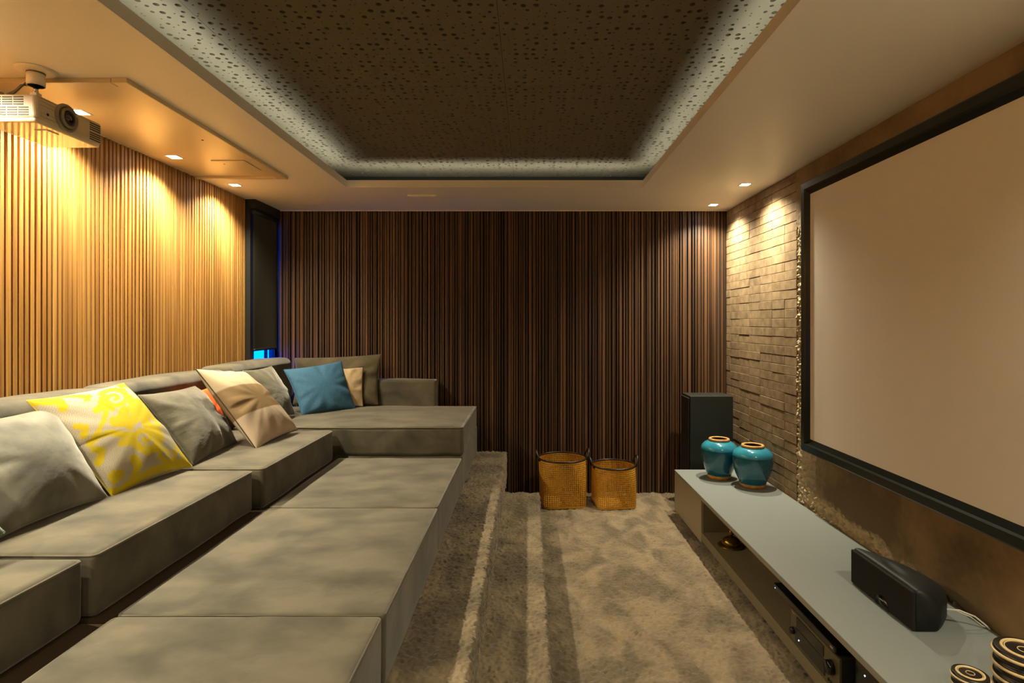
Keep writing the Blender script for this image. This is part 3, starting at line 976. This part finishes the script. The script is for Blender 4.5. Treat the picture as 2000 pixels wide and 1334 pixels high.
pillow('throw_pillow', 'beige banded pillow with dark piping on the far seat',
       ((-1.60, 3.31, 0.82), (-1.555, 3.79, 0.845), (-1.88, 3.72, 1.24), (-1.92, 3.25, 1.297)), 0.19, M['band_print'], cord=M['dark_cord'], seed=7, N=120,
       print_fn=band_print, pinch=0.045, wrinkle=0.010)
pillow('throw_pillow', 'grey velvet pillow between the beige and the blue ones',
       ((-1.86, 3.99, 0.85), (-1.83, 4.41, 0.85), (-2.02, 4.43, 1.225), (-2.03, 4.0, 1.225)), 0.17, M['velvet_dark'], seed=8, cord=M['pale_cord'], cord_r=0.002)
pillow('throw_pillow', 'teal blue linen pillow on the chaise',
       ((-1.79, 4.45, 0.838), (-1.470, 4.79, 0.838), (-1.62, 4.88, 1.235), (-1.985, 4.57, 1.185)), 0.14, M['blue_linen'], seed=9, cord=M['blue_linen'], pinch=0.06, wrinkle=0.009)
pillow('throw_pillow', 'cream pillow with dark edge standing behind the blue one',
       ((-1.70, 4.72, 0.84), (-1.44, 4.905, 0.84), (-1.45, 4.945, 1.18), (-1.74, 4.78, 1.18)), 0.05, M['cream_cloth'], seed=10, cord=M['dark_cord'])
pillow('throw_pillow', 'wide olive velvet pillow leaning on the dark slat wall',
       ((-2.07, 4.955, 0.85), (-1.325, 4.955, 0.85), (-1.315, 5.04, 1.285), (-2.09, 5.04, 1.25)), 0.13, M['velvet_olive'], seed=11, cord=M['velvet_olive'], wrinkle=0.012)

# ================================================================== projection screen
ps = thing('projection_screen', 'huge blank projection screen in a black frame on the concrete wall', 'screen', (1.79, 2.13, 0.74))
SY0, SY1, SZ0, SZ1 = 0.60, 3.654, 0.743, 2.465
SX = 1.765
bw = 0.088


def frame_bar(pts_outer, pts_inner):
    """mitred bar with a raised outer band and a bevel falling to the cloth"""
    bm = bmesh.new()
    (oa, ob), (ia, ib) = pts_outer, pts_inner
    secs = [(0.0, 1.80), (0.0, SX + 0.004), (0.08, SX), (0.52, SX), (0.62, SX + 0.008), (0.95, SX + 0.022), (1.0, SX + 0.024), (1.0, 1.80)]
    A, B = [], []
    for f, x_ in secs:
        A.append(bm.verts.new((x_, oa[0] + (ia[0] - oa[0]) * f, oa[1] + (ia[1] - oa[1]) * f)))
        B.append(bm.verts.new((x_, ob[0] + (ib[0] - ob[0]) * f, ob[1] + (ib[1] - ob[1]) * f)))
    n = len(secs)
    for k in range(n):
        bm.faces.new((A[k], A[(k + 1) % n], B[(k + 1) % n], B[k]))
    bm.faces.new(A); bm.faces.new(B)
    return bm


O = [(SY1, SZ1), (SY1, SZ0), (SY0, SZ0), (SY0, SZ1)]
I = [(SY1 - bw, SZ1 - bw), (SY1 - bw, SZ0 + bw), (SY0 + bw, SZ0 + bw), (SY0 + bw, SZ1 - bw)]
for k in range(4):
    k2 = (k + 1) % 4
    from_bm('frame_bar', frame_bar((O[k], O[k2]), (I[k], I[k2])), M['frame_black'], ps)
box('screen_cloth', SX + 0.022, SX + 0.026, SY0 + bw - 0.004, SY1 - bw + 0.004, SZ0 + bw - 0.004, SZ1 - bw + 0.004, M['screen_cloth'], ps)

# ================================================================== media console
CX0, CX1, CY0, CY1, CZ = 1.20, 1.812, 0.85, 4.63, 0.36
mc = thing('media_console', 'long low grey lacquered media console under the screen', 'console', (1.5, 2.7, 0))
top = box('top_panel', CX0, CX1, CY0, CY1, CZ - 0.018, CZ, M['console_top'], mc, bevel=0.0015, seg=1)
box('edge_strip', CX0 + 0.003, CX0 + 0.016, CY0, CY1, CZ - 0.030, CZ - 0.018, M['console_edge'], top)
box('end_panel', CX0 + 0.004, CX1 - 0.01, CY1 - 0.02, CY1 - 0.001, 0.03, CZ - 0.0185, M['console_edge'], mc)
box('end_panel', CX0 + 0.004, CX1 - 0.01, CY0 + 0.001, CY0 + 0.02, 0.03, CZ - 0.0185, M['console_edge'], mc)
box('bottom_shelf', CX0 + 0.004, CX1 - 0.01, CY0 + 0.0205, CY1 - 0.0205, 0.05, 0.108, M['console_in'], mc, bevel=0.002, seg=1)
box('door', CX0 + 0.001, CX0 + 0.019, 3.915, CY1 - 0.002, 0.034, CZ - 0.020, M['console_edge'], mc, bevel=0.001, seg=1)
box('divider', CX0 + 0.02, CX1 - 0.012, 3.915, 3.933, 0.108, CZ - 0.0185, M['console_in'], mc)
box('back_panel', CX1 - 0.02, CX1 - 0.008, CY0 + 0.02, 3.915, 0.108, CZ - 0.0185, M['console_in'], mc)
for yy in (3.9, 2.2, 1.0, 4.5):
    box('foot', CX0 + 0.05, CX0 + 0.09, yy - 0.02, yy + 0.02, 0.0, 0.05, M['dark_frame'], mc)

# ================================================================== vases
def vase(x, y, h, r, label):
    t = thing('vase', label, 'vase', (x, y, CZ), 'blue vases on the console')
    k = h / 0.31; q = r / 0.14
    body = [(0.092 * q, 0.030 * k), (0.100 * q, 0.05 * k), (0.118 * q, 0.09 * k), (0.132 * q, 0.135 * k), (0.139 * q, 0.18 * k), (0.1405 * q, 0.212 * k), (0.139 * q, 0.225 * k)]
    lathe('body', body, (x, y, CZ), M['glaze'], t, n=56, caps=False)
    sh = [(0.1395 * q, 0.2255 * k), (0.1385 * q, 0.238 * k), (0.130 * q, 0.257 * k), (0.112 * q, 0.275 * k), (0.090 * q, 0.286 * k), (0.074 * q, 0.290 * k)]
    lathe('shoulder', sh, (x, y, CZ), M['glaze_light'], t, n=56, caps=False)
    lathe('foot', [(0.0, 0.0), (0.082 * q, 0.0), (0.088 * q, 0.006), (0.0915 * q, 0.0298 * k)], (x, y, CZ), M['clay'], t, n=56)
    rim = [(0.072 * q, 0.286 * k), (0.078 * q, 0.291 * k), (0.081 * q, 0.299 * k), (0.077 * q, 0.308 * k), (0.068 * q, 0.310 * k), (0.060 * q, 0.304 * k), (0.056 * q, 0.25 * k), (0.0, 0.24 * k)]
    rm = lathe('rim', rim[:6], (x, y, CZ), M['clay'], t, n=56, caps=False)
    lathe('mouth', [(0.0602 * q, 0.3045 * k), (0.062 * q, 0.285 * k), (0.085 * q, 0.27 * k), (0.11 * q, 0.2 * k), (0.08 * q, 0.05 * k), (0.0, 0.045 * k)], (x, y, CZ), M['clay_in'], rm, n=56, caps=False)


vase(1.485, 4.385, 0.31, 0.138, 'turquoise glazed vase nearer the black tower speaker')
vase(1.655, 4.155, 0.31, 0.142, 'turquoise glazed vase in front, against the brick wall')

# ================================================================== tower speaker behind the console
sp = thing('tower_speaker', 'tall black box speaker in the brick corner', 'speaker', (1.54, 4.875, 0))
box('cabinet', 1.364, 1.725, 4.745, 5.0, 0.02, 0.948, M['black_vinyl'], sp, bevel=0.004)
box('grille', 1.352, 1.363, 4.76, 4.985, 0.10, 0.93, M['grille'], sp, bevel=0.004)
for a in (1.40, 1.69):
    for b_ in (4.78, 4.965):
        lathe('foot', [(0, 0), (0.018, 0), (0.014, 0.0195), (0, 0.0195)], (a, b_, 0.0), M['black_matte'], sp, n=16)


# ================================================================== baskets
def basket(x, y, wx, wy, h, label, rot):
    t = thing('basket', label, 'basket', (x, y, 0), 'cane baskets by the back wall')
    nu_, nv_ = 80, int(h / 0.0165)
    R = Matrix.Rotation(rot, 3, 'Z')

    def P(a, v, inset=0.0):
        p = 2.0 + 5.0 * (1 - v) ** 1.2        # square foot, round mouth
        ca, sa = math.cos(a), math.sin(a)
        rr = (abs(ca) ** p + abs(sa) ** p) ** (-1 / p)
        tap = 0.90 + 0.10 * v
        q = R @ Vector(((wx / 2 * tap * rr - inset) * ca, (wy / 2 * tap * rr - inset) * sa, 0))
        return (x + q.x, y + q.y, 0.004 + v * (h - 0.008))
    V, F = [], []
    hole = 0.21

    def add(i0, i1, j0, j1, inset, flip):
        b = len(V)
        for (ii, jj) in ((i0, j0), (i1, j0), (i1, j1), (i0, j1)):
            V.append(P(2 * PI * ii / nu_, jj / nv_, inset))
        F.append((b, b + 1, b + 2, b + 3) if not flip else (b + 3, b + 2, b + 1, b))
    for inset, flip in ((0.0, False), (0.0035, True)):
        for i in range(nu_):
            for j in range(nv_):
                a0, a1 = i + hole, i + 1 - hole
                b0, b1 = j + hole, j + 1 - hole
                if j in (0, nv_ - 1):
                    add(i, i + 1, j, j + 1, inset, flip)
                else:
                    add(i, a0, j, j + 1, inset, flip); add(a1, i + 1, j, j + 1, inset, flip)
                    add(a0, a1, j, b0, inset, flip); add(a0, a1, b1, j + 1, inset, flip)
    o = from_arrays('woven_wall', V, F, M['cane'], t)
    o['kind'] = 'stuff'
    bm = bmesh.new()
    lo = [bm.verts.new(P(2 * PI * k / 60, 0.0, 0.004)) for k in range(60)]
    up = [bm.verts.new(Vector(P(2 * PI * k / 60, 0.0, 0.004)) + Vector((0, 0, 0.006))) for k in range(60)]
    bm.faces.new(lo); bm.faces.new(up)
    for k in range(60):
        bm.faces.new((lo[k], lo[(k + 1) % 60], up[(k + 1) % 60], up[k]))
    from_bm('bottom', bm, M['cane'], t)
    tube('rim', [P(2 * PI * k / 60, 1.0, 0.001) for k in range(60)], 0.0075, M['black_leather'], t, n=8, closed=True)
    for a0 in (0.0, PI):
        pts = []
        for k in range(13):
            f = k / 12
            da = (f - 0.5) * 0.62
            p = Vector(P(a0 + da, 0.96, -0.008))
            outw = (p - Vector((x, y, p.z))).normalized()
            up_ = math.sin(PI * f) ** 0.7
            pts.append(p + Vector((0, 0, 0.085 * up_)) + outw * (0.018 * up_))
        tube('handle', pts, 0.0075, M['black_leather'], t, n=8)


basket(0.295, 4.905, 0.415, 0.395, 0.40, 'larger amber cane basket with black handles beside the steps', 0.10)
basket(0.735, 4.875, 0.372, 0.365, 0.345, 'smaller amber cane basket with black handles nearer the console', 0.12)

# ================================================================== things on and in the console
# centre speaker: flat grille in front, curved back
cs = thing('centre_speaker', 'black curved centre speaker lying on the console', 'speaker', (1.57, 2.40, CZ))
nT, nS = 41, 40
L2 = 0.215
Yc = 2.398
V, F = [], []
for i in range(nT):
    t_ = -1 + 2 * i / (nT - 1)
    dep = 0.10 + 0.125 * (1 - abs(t_) ** 2.4)
    ht = 0.162 - 0.003 * abs(t_) ** 3
    ring = []
    prof = [(0.012, 0.004), (0.012, ht * 0.5), (0.012, ht - 0.012), (0.016, ht - 0.003), (0.024, ht)]
    for k in range(1, 15):
        f = k / 14
        xx = 0.024 + (dep - 0.024) * f
        z_ = ht - 0.055 * f ** 2.2
        g = math.exp(-(((xx - 0.062 - 0.02 * t_) / 0.013) ** 2)) * math.exp(-((t_ / 0.33) ** 4))
        prof.append((xx, z_ - 0.011 * g))
    prof += [(dep + 0.004, ht - 0.075), (dep + 0.004, 0.03), (dep - 0.004, 0.008), (dep - 0.014, 0.004)]
    for (px, pz) in prof:
        yy = Yc + L2 * t_ * (1 - 0.10 * (pz / 0.16 - 0.5) ** 2)
        ring.append((1.495 + px, yy, CZ + 0.002 + pz))
    V += ring
n = len(prof)
for i in range(nT - 1):
    for k in range(n):
        k2 = (k + 1) % n
        F.append((i * n + k, i * n + k2, (i + 1) * n + k2, (i + 1) * n + k))
F.append(tuple(range(n))); F.append(tuple((nT - 1) * n + k for k in range(n)))
me = bpy.data.meshes.new('shell'); me.from_pydata(V, [], F); me.update()
bm = bmesh.new(); bm.from_mesh(me); bpy.data.meshes.remove(me)
sh = from_bm('shell', bm, M['black_matte'], cs, True)
box('grille', 1.493, 1.5068, Yc - L2 + 0.004, Yc + L2 - 0.004, CZ + 0.004, CZ + 0.157, M['grille'], cs, bevel=0.006, seg=3)
lathe('badge_plate', [(0.0, 0.0), (0.046, 0.0), (0.046, 0.0015), (0.0, 0.0015)], (1.4915, Yc - 0.02, CZ + 0.005), M['black_gloss'], cs, axis='X', n=40).scale = (1, 1, 1)
box('badge', 1.4895, 1.4915, Yc - 0.034, Yc - 0.008, CZ + 0.032, CZ + 0.037, M['silver'], cs)
# trim the lower half of the round plate so it rests on the console
bp_ = [o for o in cs.children if o.name.startswith('badge_plate')][0]
bm = bmesh.new(); bm.from_mesh(bp_.data)
zc = CZ + 0.003 - cs.location.z - bp_.location.z
bmesh.ops.bisect_plane(bm, geom=bm.verts[:] + bm.edges[:] + bm.faces[:], plane_co=(0, 0, zc), plane_no=(0, 0, -1), clear_outer=True)
bm.to_mesh(bp_.data); bm.free()

wc = tube('speaker_cable', [(1.66, 2.25, CZ + 0.06), (1.71, 2.235, CZ + 0.062), (1.76, 2.22, CZ + 0.045), (1.795, 2.205, CZ + 0.015), (1.803, 2.20, CZ + 0.005)], 0.0032, M['cable_white'])
tagp(wc, 'thin white cable curling behind the centre speaker', 'cable')
wc2 = tube('speaker_cable', [(1.66, 2.262, CZ + 0.05), (1.71, 2.25, CZ + 0.052), (1.755, 2.236, CZ + 0.036), (1.79, 2.222, CZ + 0.008), (1.80, 2.216, CZ + 0.005)], 0.0026, M['cable_white'])
tagp(wc2, 'lower of the two white cables behind the centre speaker', 'cable')


def canister(x, y, r, h, layers, label):
    t = thing('ringed_canister', label, 'canister', (x, y, CZ), 'ringed ceramic canisters on the console')
    lh = h / layers
    prof = [(0, 0)]
    for k in range(layers):
        z_ = k * lh
        prof += [(r * 0.90, z_), (r * 0.93, z_ + lh * 0.25), (r * 0.955, z_ + lh * 0.6), (r * 0.93, z_ + lh * 0.98)]
    prof += [(r * 0.90, h), (0, h)]
    lathe('body', prof, (x, y, CZ), M['ceramic_black'], t, n=56)
    for k in range(layers):
        lathe('rim', ring_profile(r * 0.955, (k + 0.62) * lh, r * 0.058), (x, y, CZ), M['ceramic_cream'], t, n=56, close=True)
    for f, w in ((0.69, 0.055), (0.60, 0.02), (0.22, 0.018)):
        lathe('top_ring', ring_profile(r * f, h, r * w), (x, y, CZ), M['ceramic_cream'], t, n=48, close=True)


canister(1.385, 1.765, 0.052, 0.105, 4, 'smallest black and cream ringed canister at the lower right')
canister(1.545, 1.752, 0.083, 0.185, 5, 'largest black and cream ringed canister at the right edge')
canister(1.425, 1.61, 0.040, 0.12, 4, 'black and cream ringed canister cut by the bottom right corner')

# brass bell-shaped ornament and small cream dish on the shelf
ZS = 0.108
bx_, by_ = 1.324, 3.68
br = thing('brass_bell', 'brass bell shaped ornament on the console shelf', 'ornament', (bx_, by_, ZS))
lathe('base_plate', [(0, 0), (0.082, 0), (0.086, 0.004), (0.080, 0.009), (0.062, 0.012), (0, 0.012)], (bx_, by_, ZS), M['brass'], br, n=48)
lathe('dome', [(0.058, 0.0121), (0.060, 0.020), (0.056, 0.034), (0.045, 0.048), (0.028, 0.057), (0.012, 0.061)], (bx_, by_, ZS), M['brass'], br, n=48)
lathe('knob', [(0.010, 0.0612), (0.010, 0.066), (0.015, 0.073), (0.017, 0.084), (0.014, 0.096), (0.008, 0.104), (0, 0.107)], (bx_, by_, ZS), M['brass'], br, n=32)
ds = thing('shelf_dish', 'small cream dish behind the brass bell on the shelf', 'dish', (1.44, 3.53, ZS))
lathe('bowl', [(0, 0), (0.035, 0), (0.036, 0.008), (0.07, 0.03), (0.066, 0.032), (0.034, 0.012), (0, 0.01)], (1.47, 3.49, ZS), M['ceramic_cream'], ds, n=40)

# amplifier with disc player on top, black set-top box next to it
rc = thing('av_receiver', 'dark receiver with large volume knob in the console bay', 'receiver', (1.38, 2.4, ZS))
box('case', 1.218, 1.58, 2.19, 2.585, ZS + 0.012, 0.256, M['black_matte'], rc, bevel=0.003)
fr = box('front_panel', 1.206, 1.2175, 2.185, 2.59, ZS + 0.010, 0.256, M['receiver_front'], rc, bevel=0.002, seg=1)
box('display_window', 1.2035, 1.206, 2.30, 2.53, 0.20, 0.243, M['black_gloss'], rc)
box('lower_door', 1.2030, 1.206, 2.29, 2.54, 0.128, 0.192, M['black_vinyl'], rc)
lathe('volume_knob', [(0, -0.022), (0.025, -0.022), (0.027, -0.018), (0.028, 0), (0, 0)], (1.2055, 2.238, 0.195), M['black_gloss'], rc, axis='X', n=36)
lathe('input_knob', [(0, -0.014), (0.014, -0.014), (0.016, 0), (0, 0)], (1.2055, 2.562, 0.165), M['black_gloss'], rc, axis='X', n=28)
box('name_plate', 1.2045, 1.206, 2.545, 2.575, 0.244, 0.249, M['silver'], rc)
lathe('pilot_lamp', [(0, -0.001), (0.003, -0.001), (0.003, 0), (0, 0)], (1.2028, 2.505, 0.150), M['led_white'], rc, axis='X', n=10)
for k in range(3):
    lathe('jack', [(0, -0.003), (0.006, -0.003), (0.006, 0), (0, 0)], (1.2055, 2.225 + 0.018 * k, 0.132), M['black_gloss'], rc, axis='X', n=14)
for a in (1.25, 1.55):
    for b_ in (2.23, 2.55):
        lathe('foot', [(0, 0), (0.018, 0), (0.018, 0.013), (0, 0.013)], (a, b_, ZS), M['black_matte'], rc, n=16)
dp = thing('disc_player', 'flat glossy black disc player on top of the receiver', 'player', (1.38, 2.48, 0.257))
box('case', 1.203, 1.56, 2.21, 2.765, 0.259, 0.292, M['black_gloss'], dp, bevel=0.007, seg=3)
for k in range(16):
    yv = 2.27 + 0.026 * k
    box('vent_slot', 1.34, 1.42, yv, yv + 0.011, 0.2915, 0.2925, M['black_matte'], dp)
lathe('pilot_lamp', [(0, -0.001), (0.0025, -0.001), (0.0025, 0), (0, 0)], (1.2028, 2.745, 0.272), M['led_blue'], dp, axis='X', n=10)
box('mark', 1.2022, 1.2032, 2.225, 2.245, 0.272, 0.280, M['silver'], dp)
for a in (1.25, 1.52):
    for b_ in (2.25, 2.56):
        lathe('foot', [(0, 0), (0.012, 0), (0.012, 0.004), (0, 0.004)], (a, b_, 0.2562), M['black_matte'], dp, n=12)
st = thing('media_box', 'black box with a white pilot light next to the receiver', 'media box', (1.4, 1.9, ZS))
box('case', 1.24, 1.60, 1.62, 2.14, ZS + 0.004, 0.30, M['black_gloss'], st, bevel=0.004)
lathe('pilot_lamp', [(0, -0.001), (0.003, -0.001), (0.003, 0), (0, 0)], (1.2398, 2.075, 0.262), M['led_white'], st, axis='X', n=10)
for a in (1.28, 1.56):
    for b_ in (1.66, 2.1):
        lathe('foot', [(0, 0), (0.012, 0), (0.012, 0.005), (0, 0.005)], (a, b_, ZS), M['black_matte'], st, n=12)

# ================================================================== projector and its mount
PX0, PX1, PY0, PY1, PZ0, PZ1 = -2.21, -1.963, 2.245, 2.594, 2.366, 2.478
pj = thing('projector', 'white projector hanging from the ceiling at the upper left', 'projector', ((PX0 + PX1) / 2, (PY0 + PY1) / 2, PZ0))
box('body', PX0, PX1, PY0, PY1, PZ0 + 0.012, PZ1, M['projector_white'], pj, bevel=0.014, seg=4)
box('underside', PX0 + 0.004, PX1 - 0.004, PY0 + 0.004, PY1 - 0.004, PZ0, PZ0 + 0.024, M['projector_gloss'], pj, bevel=0.010, seg=4)
lz, ly = 2.432, 2.392
lathe('lens_bezel', ring_profile(0.050, 0.0, 0.009, 12), (PX1 + 0.001, ly, lz), M['projector_grey'], pj, n=48, axis='X', close=True)
lathe('lens_barrel', [(0.042, -0.004), (0.042, 0.016), (0.040, 0.020), (0.034, 0.020), (0.030, 0.012), (0.026, 0.006), (0.0, 0.006)], (PX1, ly, lz), M['projector_grey'], pj, n=48, axis='X')
lathe('lens_ring', ring_profile(0.024, 0.009, 0.005, 10), (PX1 + 0.004, ly, lz), M['black_matte'], pj, n=40, axis='X', close=True)
lathe('lens', [(0.0, 0.014), (0.010, 0.013), (0.017, 0.010), (0.020, 0.005)], (PX1 + 0.004, ly, lz), M['glass_lens'], pj, n=32, axis='X')
lathe('receiver_eye', [(0, 0.0), (0.006, 0.0), (0.005, 0.0015), (0, 0.0018)], (PX1 + 0.0002, 2.30, 2.413), M['black_gloss'], pj, n=16, axis='X')
for z_ in (2.395, 2.41, 2.44, 2.455, 2.468):
    box('groove', PX1 - 0.001, PX1 + 0.0008, PY0 + 0.02, PY0 + 0.095, z_, z_ + 0.0015, M['projector_grey'], pj)
for k in range(4):
    for z_ in (2.387, 2.43):
        zz3 = z_ + k * 0.0095
        box('vent_slot', PX1 - 0.001, PX1 + 0.0012, 2.520, 2.582, zz3, zz3 + 0.0045, M['black_matte'], pj)
for row, zs in ((0, 2.392), (1, 2.433)):
    for k in range(4):
        for i_ in range(4):
            x1_ = PX1 - 0.03 - 0.045 * i_ - row * 0.02
            zz3 = zs + k * 0.0095
            if x1_ - 0.04 > PX0 + 0.01:
                box('vent_slot', x1_ - 0.04, x1_, PY0 - 0.0012, PY0 + 0.001, zz3, zz3 + 0.0048, M['black_matte'], pj)
box('foot_latch', -2.055, -2.0, 2.34, 2.40, PZ0 - 0.004, PZ0 + 0.001, M['projector_gloss'], pj, bevel=0.0015, seg=1)

mt = thing('projector_mount', 'round white ceiling mount holding the projector', 'mount', (-2.02, 2.30, 2.48))
mx_, my_ = -2.02, 2.31
lathe('ceiling_plate', [(0, 0.0), (0.030, -0.012), (0.062, -0.008), (0.070, -0.003), (0.070, 0.0)], (mx_, my_, H - 0.0005), M['white_paint'], mt, n=48)
lathe('collar', [(0.031, 0), (0.031, 0.058), (0.0, 0.058), (0.0, 0.002), (0.028, 0.0)], (mx_, my_, 2.534), M['white_paint'], mt, n=36)
lathe('collar_band', [(0.0315, 0), (0.0315, 0.006), (0.0, 0.006)], (mx_, my_, 2.5825), M['cable_grey'], mt, n=36)
lathe('pole', [(0, 0), (0.009, 0), (0.009, 0.05), (0, 0.05)], (mx_, my_, 2.49), M['silver'], mt, n=20)
box('arm_plate', -2.12, -1.995, 2.29, 2.48, 2.481, 2.489, M['white_paint'], mt, bevel=0.002, seg=1)
box('knuckle', mx_ - 0.014, mx_ + 0.014, my_ - 0.014, my_ + 0.014, 2.489, 2.505, M['white_paint'], mt, bevel=0.003)
for k, (dz, mm) in enumerate(((0.0, 'cable_grey'), (0.012, 'cable_grey'), (0.020, 'projector_grey'))):
    o = tube('projector_cable', [(mx_ - 0.026, my_ - 0.01 + 0.008 * k, 2.545 - 0.004 * k), (mx_ - 0.05, my_ - 0.01, 2.53 + dz * 0.3), (mx_ - 0.085, my_ - 0.004, 2.505 + dz * 0.4),
                                 (mx_ - 0.13, my_, 2.488 + dz * 0.4), (mx_ - 0.17, my_ + 0.01, 2.484 + dz * 0.2)], 0.0042 if k < 2 else 0.0032, M[mm])
    tagp(o, ('dark cable bowing lowest from the projector mount', 'dark cable in the middle behind the projector mount', 'paler thin cable curving from the projector mount')[k], 'cable', 'cables behind the projector mount')
